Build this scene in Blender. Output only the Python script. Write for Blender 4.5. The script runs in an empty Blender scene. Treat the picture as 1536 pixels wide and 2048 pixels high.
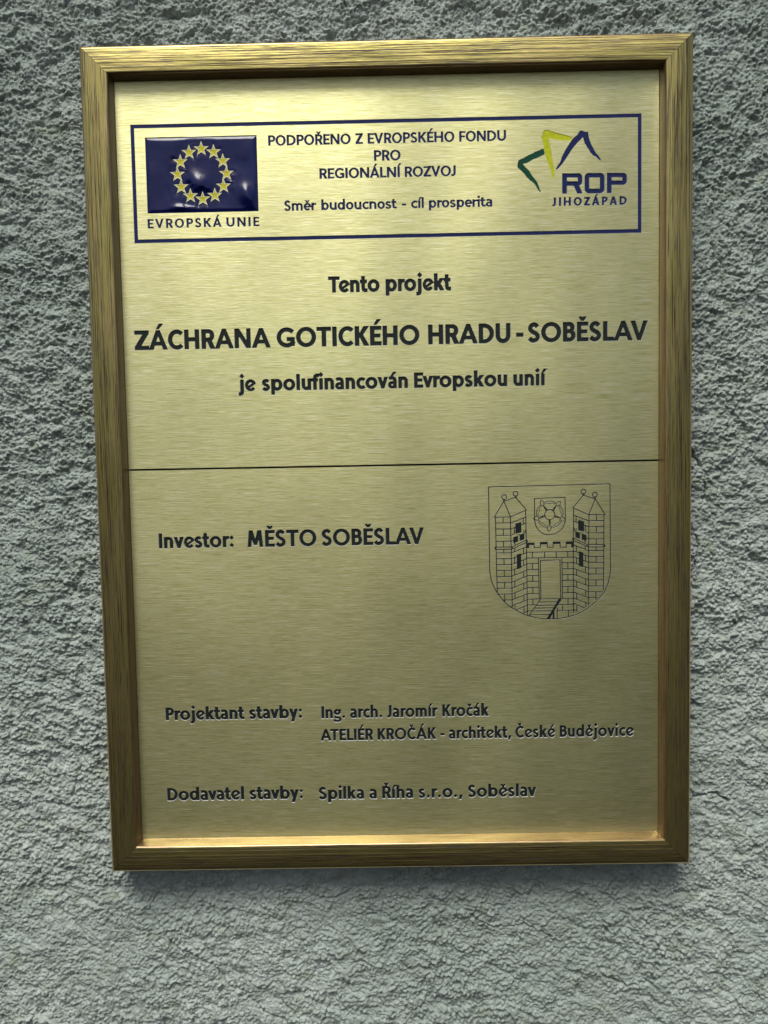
import bpy, math, random
import numpy as np
from mathutils import Matrix, Vector
from mathutils.geometry import delaunay_2d_cdt
random.seed(7)
SC = bpy.context.scene
CZ = 1.60            # height of the plaque's centre above the ground
MM = 0.001

# ------------------------------------------------------------------ camera
# plaque frame: x right, y up, z out of the wall (mm) -> world: x, -z, y + CZ
def W(x, y, z=0.0):
    return (x*MM, -z*MM, y*MM + CZ)
cam_d = bpy.data.cameras.new("camera"); cam = bpy.data.objects.new("camera", cam_d)
SC.collection.objects.link(cam); SC.camera = cam
RT = Matrix(((0.999795, 0.018099, 0.009101), (-0.018642, 0.997801, 0.063611), (-0.00793, -0.063768, 0.997933)))
B = Matrix(((1, 0, 0), (0, 0, -1), (0, 1, 0)))
M = (B @ RT).to_4x4(); M.translation = Vector((-0.001067, -0.466188, 0.004653 + CZ))
cam.matrix_world = M
cam_d.sensor_fit = 'VERTICAL'; cam_d.sensor_height = 36.0; cam_d.sensor_width = 27.0
cam_d.lens = 36.0*1700/2048
cam_d.clip_start = 0.01; cam_d.clip_end = 200

# ------------------------------------------------------------------ light
SUN_EL, SUN_AZ = math.radians(57), math.radians(194)     # azimuth measured as in the sky node, sun in front of the wall
world = bpy.data.worlds.new("World"); SC.world = world; world.use_nodes = True
nt = world.node_tree
bg = nt.nodes["Background"]; sky = nt.nodes.new("ShaderNodeTexSky")
sky.sky_type = 'NISHITA'; sky.sun_disc = False
sky.sun_elevation = SUN_EL; sky.sun_rotation = SUN_AZ
sky.air_density = 1.0; sky.dust_density = 4.0; sky.ozone_density = 1.0
nt.links.new(sky.outputs[0], bg.inputs[0]); bg.inputs[1].default_value = 0.078
sd = bpy.data.lights.new("sun", 'SUN'); sd.energy = 2.5; sd.angle = math.radians(28); sd.color = (1.0, 0.985, 0.90)
sun = bpy.data.objects.new("sun", sd); SC.collection.objects.link(sun)
sdir = Vector((math.sin(SUN_AZ)*math.cos(SUN_EL), math.cos(SUN_AZ)*math.cos(SUN_EL), math.sin(SUN_EL)))
sun.rotation_euler = sdir.to_track_quat('Z', 'Y').to_euler(); sun.location = sdir*5
SC.view_settings.view_transform = 'Standard'; SC.view_settings.look = 'None'
SC.view_settings.exposure = 0.05; SC.view_settings.gamma = 1.0

# ------------------------------------------------------------------ material helpers
def mat(name):
    m = bpy.data.materials.new(name); m.use_nodes = True
    return m, m.node_tree, m.node_tree.nodes["Principled BSDF"]
def node(t, kind, **kw):
    n = t.nodes.new(kind)
    for k, v in kw.items(): setattr(n, k, v)
    return n
def lk(t, a, b): t.links.new(a, b)
def noise(t, vec, scale, detail=2.0, rough=0.5):
    n = node(t, "ShaderNodeTexNoise"); n.inputs["Scale"].default_value = scale
    n.inputs["Detail"].default_value = detail; n.inputs["Roughness"].default_value = rough
    lk(t, vec, n.inputs["Vector"]); return n.outputs["Fac"]
def mapped(t, scale, loc=(0, 0, 0)):
    tc = node(t, "ShaderNodeTexCoord"); mp = node(t, "ShaderNodeMapping")
    mp.inputs["Scale"].default_value = scale; mp.inputs["Location"].default_value = loc
    lk(t, tc.outputs["Object"], mp.inputs["Vector"]); return mp.outputs["Vector"]
def ramp(t, fac, stops):
    r = node(t, "ShaderNodeValToRGB"); e = r.color_ramp.elements
    while len(e) < len(stops): e.new(0.5)
    for k, (p, c) in enumerate(stops):
        e[k].position = p; e[k].color = (c[0], c[1], c[2], 1) if isinstance(c, tuple) else (c, c, c, 1)
    lk(t, fac, r.inputs["Fac"]); return r.outputs["Color"]
def mixc(t, fac, a, b, mode='MIX'):
    n = node(t, "ShaderNodeMix", data_type='RGBA', blend_type=mode)
    for sock, v in ((n.inputs[0], fac), (n.inputs[6], a), (n.inputs[7], b)):
        if isinstance(v, bpy.types.NodeSocket): lk(t, v, sock)
        elif isinstance(v, tuple): sock.default_value = (v[0], v[1], v[2], 1)
        else: sock.default_value = v
    return n.outputs[2]
def bump(t, h, dist, strength=1.0, prev=None):
    n = node(t, "ShaderNodeBump"); n.inputs["Distance"].default_value = dist; n.inputs["Strength"].default_value = strength
    lk(t, h, n.inputs["Height"])
    if prev: lk(t, prev, n.inputs["Normal"])
    return n.outputs["Normal"]
def mth(t, op, a, b=None):
    n = node(t, "ShaderNodeMath", operation=op)
    for i, v in enumerate((a, b)):
        if v is None: continue
        if isinstance(v, bpy.types.NodeSocket): lk(t, v, n.inputs[i])
        else: n.inputs[i].default_value = v
    return n.outputs[0]

# ---- wall plaster
m_wall, t, p = mat("rough_plaster")
v = mapped(t, (1, 1, 1))
n1 = noise(t, v, 9, 4, 0.6); n2 = noise(t, v, 160, 4, 0.6); n3 = noise(t, v, 1400, 3, 0.7)
base = ramp(t, n1, [(0.35, (0.55, 0.635, 0.605)), (0.7, (0.63, 0.705, 0.675))])
grain = ramp(t, n2, [(0.3, (0.74, 0.74, 0.70)), (0.60, (1.0, 1.0, 1.0))])
c = mixc(t, 1.0, base, grain, 'MULTIPLY')
speck = ramp(t, n3, [(0.30, (0.55, 0.55, 0.52)), (0.46, (0.95, 0.95, 0.95)), (0.72, (1.2, 1.2, 1.2))])
c = mixc(t, 0.8, c, speck, 'MULTIPLY')
dirt = ramp(t, noise(t, mapped(t, (1, 1, 1.5), (5, 1, 2)), 55, 5, 0.65), [(0.56, (1, 1, 1)), (0.70, (0.78, 0.79, 0.66))])
c = mixc(t, 0.75, c, dirt, 'MULTIPLY')
stain = ramp(t, noise(t, mapped(t, (1, 1, .45), (2, 1, 7)), 6, 3, 0.55), [(0.38, (0.84, 0.86, 0.84)), (0.62, (1.04, 1.04, 1.03))])
c = mixc(t, 0.9, c, stain, 'MULTIPLY')
lk(t, c, p.inputs["Base Color"]); p.inputs["Roughness"].default_value = 0.95
p.inputs["Specular IOR Level"].default_value = 0.15
b = bump(t, noise(t, v, 1500, 5, 0.75), 0.0006)
b = bump(t, noise(t, v, 2600, 3, 0.7), 0.0006, 1.0, b)
lk(t, b, p.inputs["Normal"])

# ---- brushed gold-anodised plate (brushed along x)
def brushed(name, rough=0.37):
    m, t, p = mat(name)
    v1 = mapped(t, (55, 1, 4800)); v2 = mapped(t, (30, 1, 3600), (3, 0, 5)); v3 = mapped(t, (170, 1, 5600), (7, 0, 1))
    v4 = mapped(t, (3, 1, 9), (2, 0, 9))
    s1 = noise(t, v1, 1, 2, 0.6); s2 = noise(t, v2, 1, 3, 0.6); s3 = noise(t, v3, 1, 1, 0.5); s4 = noise(t, v4, 1, 2)
    col = ramp(t, s1, [(0.26, (0.44, 0.44, 0.17)), (0.5, (0.70, 0.68, 0.34)), (0.72, (0.86, 0.85, 0.62))])
    tint = ramp(t, s3, [(0.32, (0.72, 0.80, 0.62)), (0.5, (1, 1, 1)), (0.68, (1.14, 1.08, 1.22))])  # fine brushed grain; the lavender end paints in bluish sky glints
    col = mixc(t, 0.8, col, tint, 'MULTIPLY')
    col = mixc(t, 0.5, col, ramp(t, s4, [(0.3, (0.93, 0.97, 0.93)), (0.7, (1.04, 1.0, 0.98))]), 'MULTIPLY')
    lk(t, col, p.inputs["Base Color"]); p.inputs["Metallic"].default_value = 1.0
    r = mth(t, 'MULTIPLY_ADD', s2, 0.10); t.nodes[-1].inputs[2].default_value = rough - 0.05
    lk(t, r, p.inputs["Roughness"])
    p.inputs["Anisotropic"].default_value = 0.65
    cx = node(t, "ShaderNodeCombineXYZ"); cx.inputs[2].default_value = 1.0
    lk(t, cx.outputs[0], p.inputs["Tangent"])
    v5 = mapped(t, (11, 1, 6), (1.4, 0, 4)); b = bump(t, noise(t, v5, 1, 1, 0.4), 0.0048)
    b = bump(t, s1, 0.00005, 1.0, b); b = bump(t, s2, 0.00003, 1.0, b); b = bump(t, s3, 0.00003, 1.0, b)
    lk(t, b, p.inputs["Normal"])
    return m
m_plate = brushed("brushed_gold_metal")
m_cut, t, p = mat("bare_cut_metal")
p.inputs["Base Color"].default_value = (0.86, 0.86, 0.84, 1); p.inputs["Metallic"].default_value = 0.6; p.inputs["Roughness"].default_value = 0.45

def paint(name, col, rough, coat=0.0, speck=0.15):
    m, t, p = mat(name)
    v = mapped(t, (1, 1, 1)); n = noise(t, v, 700, 3, 0.6)
    d = tuple(x*(1-speck) for x in col); l = tuple(min(1, x*(1+speck)) for x in col)
    lk(t, ramp(t, n, [(0.3, d), (0.7, l)]), p.inputs["Base Color"])
    p.inputs["Roughness"].default_value = rough; p.inputs["Coat Weight"].default_value = coat
    p.inputs["Coat Roughness"].default_value = 0.03; p.inputs["Specular IOR Level"].default_value = 0.22
    lk(t, bump(t, noise(t, v, 900, 2), 0.00008), p.inputs["Normal"])
    return m
m_black = paint("black_infill_paint", (0.014, 0.020, 0.019), 0.45)
m_navy = paint("navy_infill_paint", (0.012, 0.020, 0.095), 0.35)
m_green = paint("dark_green_paint", (0.006, 0.065, 0.035), 0.35)
m_lime = paint("yellow_green_paint", (0.52, 0.56, 0.012), 0.45)
m_star = paint("star_yellow_enamel", (0.60, 0.56, 0.03), 0.35)
m_rim = paint("star_pale_rim", (0.85, 0.82, 0.55), 0.35)
m_dark, t, p = mat("dark_backing_board")
p.inputs["Base Color"].default_value = (0.012, 0.011, 0.009, 1); p.inputs["Roughness"].default_value = 0.9

m_enamel, t, p = mat("navy_enamel")
v = mapped(t, (1, 1, 1))
lk(t, ramp(t, noise(t, v, 60, 3), [(0.3, (0.004, 0.006, 0.060)), (0.7, (0.007, 0.012, 0.085))]), p.inputs["Base Color"])
p.inputs["Roughness"].default_value = 0.19; p.inputs["Specular IOR Level"].default_value = 0.42
b = bump(t, noise(t, v, 1500, 4, 0.7), 0.00002)
lk(t, b, p.inputs["Normal"])

# ---- gilded moulding: streaks run along the rail's own x axis
def gilt(name, streaky=True):
    m, t, p = mat(name)
    if streaky:
        v = mapped(t, (28, 60, 3400)); v2 = mapped(t, (60, 60, 3800), (4, 2, 1)); v3 = mapped(t, (12, 20, 60), (1, 6, 3))
        s = noise(t, v, 1, 3, 0.7); s2 = noise(t, v2, 1, 2, 0.6); s3 = noise(t, v3, 1, 2)
        col = ramp(t, s3, [(0.35, (0.37, 0.335, 0.10)), (0.65, (0.45, 0.365, 0.15))])
        k = ramp(t, mth(t, 'ADD', s, mth(t, 'MULTIPLY', mth(t, 'SUBTRACT', s3, 0.5), 0.25)), [(0.42, 1.0), (0.49, 0.0)])
        col = mixc(t, k, col, (0.055, 0.025, 0.016))
        k2 = ramp(t, s2, [(0.58, 0.0), (0.68, 0.8)])
        col = mixc(t, k2, col, (0.09, 0.10, 0.13))
        lk(t, col, p.inputs["Base Color"])
        lk(t, ramp(t, k, [(0.0, 0.97), (1.0, 0.40)]), p.inputs["Metallic"])
        p.inputs["Roughness"].default_value = 0.42
        b = bump(t, s, 0.00012); b = bump(t, s2, 0.00006, 1.0, b)
        lk(t, b, p.inputs["Normal"])
    else:
        v = mapped(t, (40, 200, 900)); s = noise(t, v, 1, 3, 0.6)
        lk(t, ramp(t, s, [(0.3, (0.20, 0.11, 0.042)), (0.6, (0.33, 0.215, 0.10))]), p.inputs["Base Color"])
        p.inputs["Metallic"].default_value = 0.7; p.inputs["Roughness"].default_value = 0.30
        p.inputs["Coat Weight"].default_value = 1.0; p.inputs["Coat Roughness"].default_value = 0.25; p.inputs["Coat IOR"].default_value = 1.6
        lk(t, bump(t, s, 0.0001), p.inputs["Normal"])
    return m
m_gilt = gilt("gilded_streaked_moulding"); m_gilt2 = gilt("gilded_smooth_edge", False)
m_edge, t, p = mat("gilt_edge_painted_highlight")  # lighter gilt paints in the highlight along the rounded outer edge
p.inputs["Base Color"].default_value = (0.62, 0.47, 0.22, 1); p.inputs["Metallic"].default_value = 0.95; p.inputs["Roughness"].default_value = 0.28
lk(t, bump(t, noise(t, mapped(t, (30, 300, 1500)), 1, 3), 0.00006), p.inputs["Normal"])
m_side, t, p = mat("dark_brown_frame_side")
p.inputs["Base Color"].default_value = (0.06, 0.035, 0.018, 1); p.inputs["Roughness"].default_value = 0.5

# ------------------------------------------------------------------ object helpers
def link(name, me, parent=None, **props):
    o = bpy.data.objects.new(name, me); SC.collection.objects.link(o)
    if parent: o.parent = parent
    for k, v in props.items(): o[k] = v
    return o
def mesh_from(verts, faces, mats, midx=None, smooth=False, name="m"):
    me = bpy.data.meshes.new(name); me.from_pydata(verts, [], faces)
    for m in mats: me.materials.append(m)
    if midx is not None: me.polygons.foreach_set("material_index", np.array(midx, dtype=np.int32))
    me.polygons.foreach_set("use_smooth", np.full(len(me.polygons), smooth)); me.update()
    return me

# ------------------------------------------------------------------ 2-D shape engine (signed distance -> contours)
def sd_poly(P, X, Y):
    """signed distance of polygon P (n,2), negative inside"""
    d = np.full(X.shape, 1e9); s = np.ones(X.shape)
    n = len(P)
    for i in range(n):
        ax, ay = P[i]; bx, by = P[i-1]
        ex, ey = bx-ax, by-ay; wx, wy = X-ax, Y-ay
        q = np.clip((wx*ex + wy*ey)/max(ex*ex+ey*ey, 1e-12), 0, 1)
        d = np.minimum(d, (wx-ex*q)**2 + (wy-ey*q)**2)
        c1 = Y >= ay; c2 = Y < by; c3 = ex*wy > ey*wx
        flip = (c1 & c2 & c3) | (~c1 & ~c2 & ~c3)
        s = np.where(flip, -s, s)
    return s*np.sqrt(d)
def offset(pts, w, closed=False):
    """stroke outline with mitred joints, butt ends"""
    P = [np.array(q, float) for q in pts]; n = len(P); L = []; R = []
    for i in range(n):
        a = P[i-1] if (i > 0 or closed) else None
        c = P[(i+1) % n] if (i < n-1 or closed) else None
        d1 = (P[i]-a) if a is not None else (c-P[i]); d2 = (c-P[i]) if c is not None else d1
        d1 = d1/max(np.hypot(*d1), 1e-9); d2 = d2/max(np.hypot(*d2), 1e-9)
        n1 = np.array((-d1[1], d1[0])); n2 = np.array((-d2[1], d2[0])); m = n1+n2
        k = max(m.dot(m)/2, 0.35); m = m/k*1.0
        L.append(P[i]+m*w/2); R.append(P[i]-m*w/2)
    return L, R
def stroke(pts, w):
    L, R = offset(pts, w); return np.array(L + R[::-1])
def arcpts(cx, cy, rx, ry, a0, a1, n=20):
    return [(cx+rx*math.cos(math.radians(a0+(a1-a0)*i/n)), cy+ry*math.sin(math.radians(a0+(a1-a0)*i/n))) for i in range(n+1)]
def spline(P, n=6):
    P = [np.array(q, float) for q in P]; P = [2*P[0]-P[1]] + P + [2*P[-1]-P[-2]]; out = []
    for i in range(1, len(P)-2):
        for k in range(n):
            t = k/n; a, b, c, d = P[i-1:i+3]
            out.append(0.5*((2*b)+(-a+c)*t+(2*a-5*b+4*c-d)*t*t+(-a+3*b-3*c+d)*t**3))
    out.append(P[-2]); return out
# a shape is a list of (op, polygon): '+' adds, '-' cuts from what came before
def shape_sdf(shape, X, Y):
    d = np.full(X.shape, 1e3)
    for op, P in shape:
        q = sd_poly(P, X, Y)
        d = np.minimum(d, q) if op == '+' else np.maximum(d, -q)
    return d

def contours(F, x0, y0, h, level):
    """closed iso-lines of grid F[j,i] (inside: F<level)"""
    F = F.copy(); F[0] = F[-1] = 50; F[:, 0] = F[:, -1] = 50
    G = F - level; G = np.where(np.abs(G) < 1e-7, 1e-7, G); ins = G < 0
    seg = {}
    a = ins[:-1, :-1].astype(int); b_ = ins[:-1, 1:]; c_ = ins[1:, 1:]; d_ = ins[1:, :-1]
    code = a + 2*b_ + 4*c_ + 8*d_
    js, iz = np.nonzero((code > 0) & (code < 15))
    # edges: 0 bottom, 1 right, 2 top, 3 left; inside kept on the left of the segment
    tab = {1: [(0, 3)], 2: [(1, 0)], 3: [(1, 3)], 4: [(2, 1)], 5: [(0, 1), (2, 3)], 6: [(2, 0)], 7: [(2, 3)],
           8: [(3, 2)], 9: [(0, 2)], 10: [(1, 2), (3, 0)], 11: [(1, 2)], 12: [(3, 1)], 13: [(0, 1)], 14: [(3, 0)]}
    def key(j, i, e):
        return ((j, i, 0) if e == 0 else (j, i+1, 1) if e == 1 else (j+1, i, 0) if e == 2 else (j, i, 1))
    for j, i in zip(js.tolist(), iz.tolist()):
        for e0, e1 in tab[int(code[j, i])]: seg[key(j, i, e0)] = key(j, i, e1)
    def pos(k):
        j, i, o = k
        if o == 0: u, v = G[j, i], G[j, i+1]; t = u/(u-v); return (x0+(i+t)*h, y0+j*h)
        u, v = G[j, i], G[j+1, i]; t = u/(u-v); return (x0+i*h, y0+(j+t)*h)
    out = []
    while seg:
        k0 = next(iter(seg)); k = k0; loop = []
        while k in seg:
            loop.append(pos(k)); k = seg.pop(k)
        if len(loop) > 3: out.append(np.array(loop))
    return out
def simplify(P, eps):
    def dp(a, b):
        if b <= a+1: return []
        A, Bq = P[a], P[b % n]; d = Bq-A; L = math.hypot(*d)
        Q = P[a+1:b]
        dist = np.abs(d[0]*(Q[:, 1]-A[1]) - d[1]*(Q[:, 0]-A[0]))/L if L > 1e-9 else np.hypot(Q[:, 0]-A[0], Q[:, 1]-A[1])
        k = int(np.argmax(dist))
        if dist[k] < eps: return []
        k += a+1; return dp(a, k) + [k] + dp(k, b)
    n = len(P)
    m = int(np.argmax(np.hypot(P[:, 0]-P[0, 0], P[:, 1]-P[0, 1])))
    idx = [0] + dp(0, m) + [m] + dp(m, n)
    return P[idx]

def fill(loops, z, xy=None):
    """even-odd fill of loops -> (verts, tris) at depth z in plaque mm"""
    pts = []; faces = []
    for lp in loops:
        o = len(pts); pts += [Vector((float(x), float(y))) for x, y in lp]; faces.append(list(range(o, len(pts))))
    edges = [(f[k-1], f[k]) for f in faces for k in range(len(f))]
    vo, eo, fo_, ov, oe, of_ = delaunay_2d_cdt(pts, edges, [], 0, 1e-6)
    V = np.array([(q.x, q.y) for q in vo]); T = np.array([f for f in fo_ if len(f) == 3], dtype=np.int64)
    # even-odd parity of each triangle, spread across edges that are not on a loop
    con = set()
    for e, src in zip(eo, oe):
        if len(src) % 2 == 1: con.add((min(e), max(e)))
    own_ = {}
    for k, f in enumerate(T.tolist()):
        for a, b in ((f[0], f[1]), (f[1], f[2]), (f[2], f[0])): own_.setdefault((min(a, b), max(a, b)), []).append(k)
    par = [-1]*len(T); st = []
    for e, ks in own_.items():
        if len(ks) == 1:
            k = ks[0]; pv = 1 if e in con else 0
            if par[k] == -1: par[k] = pv; st.append(k)
    TL_ = T.tolist()
    while st:
        k = st.pop(); f = TL_[k]
        for a, b in ((f[0], f[1]), (f[1], f[2]), (f[2], f[0])):
            e = (min(a, b), max(a, b))
            for m_ in own_[e]:
                if par[m_] == -1: par[m_] = par[k] ^ (1 if e in con else 0); st.append(m_)
    fs = []; area = 0.0
    for k, f in enumerate(TL_):
        if par[k] != 1: continue
        a, b, c = V[f[0]], V[f[1]], V[f[2]]; w_ = (b[0]-a[0])*(c[1]-a[1])-(b[1]-a[1])*(c[0]-a[0]); area += abs(w_)/2
        fs.append(f if w_ > 0 else f[::-1])
    print("fill", len(loops), "loops area %.2f" % area)
    return [W(x, y, z) for x, y in V], fs

def walls(loops_top, zt, loops_bot, zb):
    """sloped cut edges; loops given with the material on the outside"""
    V = []; Fc = []
    for A in loops_top:
        # nearest matching bottom ring: push points inwards along normals
        n = len(A); o = len(V)
        V += [W(x, y, zt) for x, y in A]
        nx = np.roll(A, -1, 0)-A; nx /= np.maximum(np.hypot(nx[:, 0], nx[:, 1])[:, None], 1e-9)
        pv = np.roll(nx, 1, 0); m = nx+pv; nn = np.stack((-m[:, 1], m[:, 0]), 1)
        nn /= np.maximum((nn*nn).sum(1)[:, None]/2, 0.5)
        Bt = A + nn*loops_bot
        V += [W(x, y, zb) for x, y in Bt]
        for i in range(n):
            j = (i+1) % n; Fc.append((o+i, o+n+i, o+n+j, o+j))
    return V, Fc

# ------------------------------------------------------------------ lettering
KAB = dict(w=.205, h=.185, slant=True, xh=.75, asc=1.06,
   caps=dict(A=.98, B=.64, C=.78, D=.78, E=.58, G=.93, H=.77, I=.205, J=.36, K=.74, L=.56, M=.95, N=.83, O=1.04, P=.62, R=.70, S=.63, T=.74, U=.76, V=.88, Z=.74, F=.56))
FRU = dict(w=.165, h=.145, slant=False, xh=.72, asc=1.04,
   caps=dict(A=.80, B=.62, C=.68, D=.76, E=.54, G=.78, H=.75, I=.165, J=.36, K=.70, L=.52, M=.92, N=.76, O=.86, P=.60, R=.64, S=.58, T=.62, U=.74, V=.76, Z=.62, F=.53))
# (width, left bearing, right bearing)
BE = .075; BR = .045; BD = .01
def bearings(ch):
    l = {'A': BD, 'V': BD, 'T': .02, 'C': BR, 'G': BR, 'O': BR, 'S': .04, 'Z': .03, 'J': .0, 'o': BR, 'c': BR, 'e': BR, 'd': BR, 'a': .04, 's': .035, 'v': .0, 'y': .0, 't': .0, 'f': .0, 'j': .0, 'g': BR}
    r = {'A': BD, 'V': BD, 'T': .02, 'C': .02, 'G': .06, 'O': BR, 'S': .04, 'Z': .03, 'D': BR, 'P': .01, 'R': .0, 'K': .0, 'L': .0, 'E': .02, 'F': .0, 'B': .03, 'o': BR, 'c': .01, 'e': .01, 'b': BR, 'p': BR, 's': .035, 'v': .0, 'y': .0, 't': .01, 'f': -.02, 'r': -.02, 'k': .0, 'g': .02}
    return l.get(ch, BE), r.get(ch, BE)
BASEOF = {'Á': 'A', 'É': 'E', 'Í': 'I', 'Č': 'C', 'Ě': 'E', 'Ř': 'R', 'á': 'a', 'é': 'e', 'í': 'i', 'č': 'c', 'ě': 'e'}
def glyph(ch, st):
    """returns (shape polygons, width) with cap height 1"""
    w, h, xh = st['w'], st['h'], st['xh']; S = []
    def add(P): S.append(('+', np.array(P, float)))
    def cut(P): S.append(('-', np.array(P, float)))
    def line(*pts): add(stroke(pts, w))
    def lineh(*pts): add(stroke(pts, h))
    def rect(x0, y0, x1, y1): add([(x0, y0), (x1, y0), (x1, y1), (x0, y1)])
    def ring(cx, cy, rx, ry):
        add(arcpts(cx, cy, rx, ry, 0, 360, 36)[:-1]); cut(arcpts(cx, cy, rx-w, ry-h, 0, 360, 36)[:-1])
    def arc(cx, cy, rx, ry, a0, a1, ww=None):
        q = (w+h)/2 if ww is None else ww
        add(stroke(arcpts(cx, cy, rx-q/2, ry-q/2, a0, a1, 22), q))
    acc = ch; b = BASEOF.get(ch, ch)
    if b in st['caps'] and ch not in 'ab':
        D = st['caps'][b]
        if b == 'A':
            k = w*1.06
            add([(0, 0), (k, 0), (D/2+k*.12, 1-.32), (D/2, 1)]); 
            S.pop(); add([(0, 0), (k, 0), (D/2+k*.42, 1), (D/2-k*.42, 1)]); add([(D, 0), (D-k, 0), (D/2-k*.42, 1), (D/2+k*.42, 1)])
            rect(D*.22, .22, D*.78, .22+h*.92)
        elif b == 'V':
            k = w*1.06
            add([(0, 1), (k, 1), (D/2+k*.42, 0), (D/2-k*.42, 0)]); add([(D, 1), (D-k, 1), (D/2-k*.42, 0), (D/2+k*.42, 0)])
        elif b in 'BPR':
            ym = {'B': .53, 'P': .46, 'R': .46}[b]; top = D-.05 if b == 'B' else D-(.04 if b == 'R' else 0)
            ry = (1-ym+h/2)/2 if b == 'B' else (1-ym+h/2)/2
            cy = 1-ry; rx = ry*.95
            rect(0, 0, w, 1)
            add([(w*.5, 1)] + arcpts(top-rx, cy, rx, ry, 90, -90, 18) + [(w*.5, cy-ry)])
            cut([(w, 1-h)] + arcpts(top-rx, cy, rx-w, ry-h, 90, -90, 18) + [(w, cy-ry+h)])
            if b == 'B':
                ry2 = (ym+h/2)/2; rx2 = ry2*.95
                S2 = [('+', np.array([(w*.5, 2*ry2)] + arcpts(D-rx2, ry2, rx2, ry2, 90, -90, 18) + [(w*.5, 0)]))]
                S2 += [('-', np.array([(w, 2*ry2-h)] + arcpts(D-rx2, ry2, rx2-w, ry2-h, 90, -90, 18) + [(w, h)]))]
                return ('two', S, S2), D
            if b == 'R':
                add([(D*.36, ym+.02), (D*.36+w*1.15, ym+.02), (D, 0), (D-w*1.22, 0)])
        elif b == 'C':
            rx = .5; arc(.46, .5, .46, .515, 46, 314)
        elif b == 'G':
            R_ = D*.56; arc(R_, .5, R_, .515, 42, 330)
            rect(D-w, .06, D, .50); rect(D*.58, .50-h, D, .50)
        elif b == 'O': ring(D/2, .5, D/2, .515)
        elif b == 'D':
            rect(0, 0, w, 1); rx = min(.5, D-.1)
            add([(w*.5, 1)] + arcpts(D-rx, .5, rx, .5, 90, -90, 24) + [(w*.5, 0)])
            cut([(w, 1-h)] + arcpts(D-rx, .5, rx-w, .5-h, 90, -90, 24) + [(w, h)])
        elif b in 'EF':
            rect(0, 0, w, 1); rect(0, 1-h, D, 1); rect(0, .5-h*.45, D*.9, .5+h*.5)
            if b == 'E': rect(0, 0, D, h)
        elif b == 'H': rect(0, 0, w, 1); rect(D-w, 0, D, 1); rect(0, .5-h/2, D, .5+h/2)
        elif b == 'I': rect(0, 0, w, 1)
        elif b == 'J': line((D-w/2, 1), (D-w/2, .30), (D-w*.62, .15), (D-w*1.1, .085), (0, .075))
        elif b == 'K':
            rect(0, 0, w, 1)
            add([(w*.7, .46), (D-w*1.28-.01, 1), (D-.01, 1), (w*.7+w*.75, .40)])
            add([(w*.9, .58), (w*1.6, .70), (D, 0), (D-w*1.3, 0)])
        elif b == 'L': rect(0, 0, w, 1); rect(0, 0, D, h)
        elif b == 'M':
            e = .10 if st['slant'] else .0; k = w*.98
            add([(0, 0), (k, 0), (e+k, 1), (e, 1)]); add([(D, 0), (D-k, 0), (D-e-k, 1), (D-e, 1)])
            add([(e, 1), (e+k*1.05, 1), (D/2+k*.45, .12), (D/2-k*.45, .12)]); add([(D-e, 1), (D-e-k*1.05, 1), (D/2-k*.45, .12), (D/2+k*.45, .12)])
        elif b == 'N':
            rect(0, 0, w*.95, 1); rect(D-w*.95, 0, D, 1); add([(0, 1), (w*1.1, 1), (D, 0), (D-w*1.1, 0)])
        elif b == 'S':
            q = (w+h)/2*1.0; a = (D-q); bb = 1.03-q
            P = [(.93, .86), (.72, .97), (.46, 1.0), (.16, .91), (.05, .74), (.20, .60), (.50, .50), (.82, .40), (.97, .24), (.84, .08), (.50, .0), (.22, .02), (-.04, .14)]
            add(stroke(spline([(q/2+x*a, -.015+q/2+y*bb) for x, y in P]), q))
        elif b == 'T': rect(D/2-w/2, 0, D/2+w/2, 1); rect(0, 1-h, D, 1)
        elif b == 'U':
            R_ = D/2; add([(0, 1), (0, R_)] + arcpts(R_, R_, R_, R_+.015, 180, 360, 20) + [(D, 1), (D-w, 1)] + arcpts(R_, R_, R_-w, R_-h, 360, 180, 20) + [(w, 1)])
        elif b == 'Z': rect(0, 1-h, D, 1); rect(0, 0, D, h); add([(D-w*1.35, 1-h*.8), (D, 1-h*.8), (w*1.35, h*.8), (0, h*.8)])
        top = 1.0; cx = D/2
    else:
        asc = st['asc']; ov = .012
        if b == 'o': D = xh+.03 if st['slant'] else .66; ring(D/2, xh/2, D/2, xh/2+ov)
        elif b in 'bdpq':
            rb = .35 if st['slant'] else .31; D = rb*2+.03
            cxr = D-rb if b in 'bp' else rb
            ring(cxr, xh/2, rb, xh/2+ov)
            if b == 'b': rect(0, 0, w, asc)
            if b == 'd': rect(D-w, 0, D, asc)
            if b == 'p': rect(0, -.27, w, xh)
        elif b == 'c': D = .57; arc(.36, xh/2, .36, xh/2+ov, 50, 310)
        elif b == 'e':
            D = .69 if st['slant'] else .63; r = D*.52; cy = xh/2
            if st['slant']:
                arc(r, cy, r, cy+ov, 20, 322, w*.86); add(stroke([(r-.24, cy-.19), (D-.035, cy+.155)], w*.62))
            else:
                arc(r, cy, r, cy+ov, -6, 312); rect(w*.6, cy-h*.45, D-.03, cy+h*.45)
        elif b == 'a':
            D = .56; q = (w+h)/2
            rect(D-w, 0, D, xh*.62)
            add(stroke(spline([(.07, xh-.10), (.20, xh-.055), (.32, xh-.07), (D-w*.62, xh*.80), (D-w/2, xh*.58)]), q))
            S2 = [('+', np.array(arcpts(.26, .222, .262, .232, 0, 360, 26)[:-1])), ('-', np.array(arcpts(.275, .222, .262-w*.86, .232-h*.84, 0, 360, 26)[:-1]))]
            return ('two', S, S2, acc, D/2, xh), D
        elif b == 's':
            D = .52; q = (w+h)/2*.94; a = D-q; bb = xh+.03-q
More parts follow.
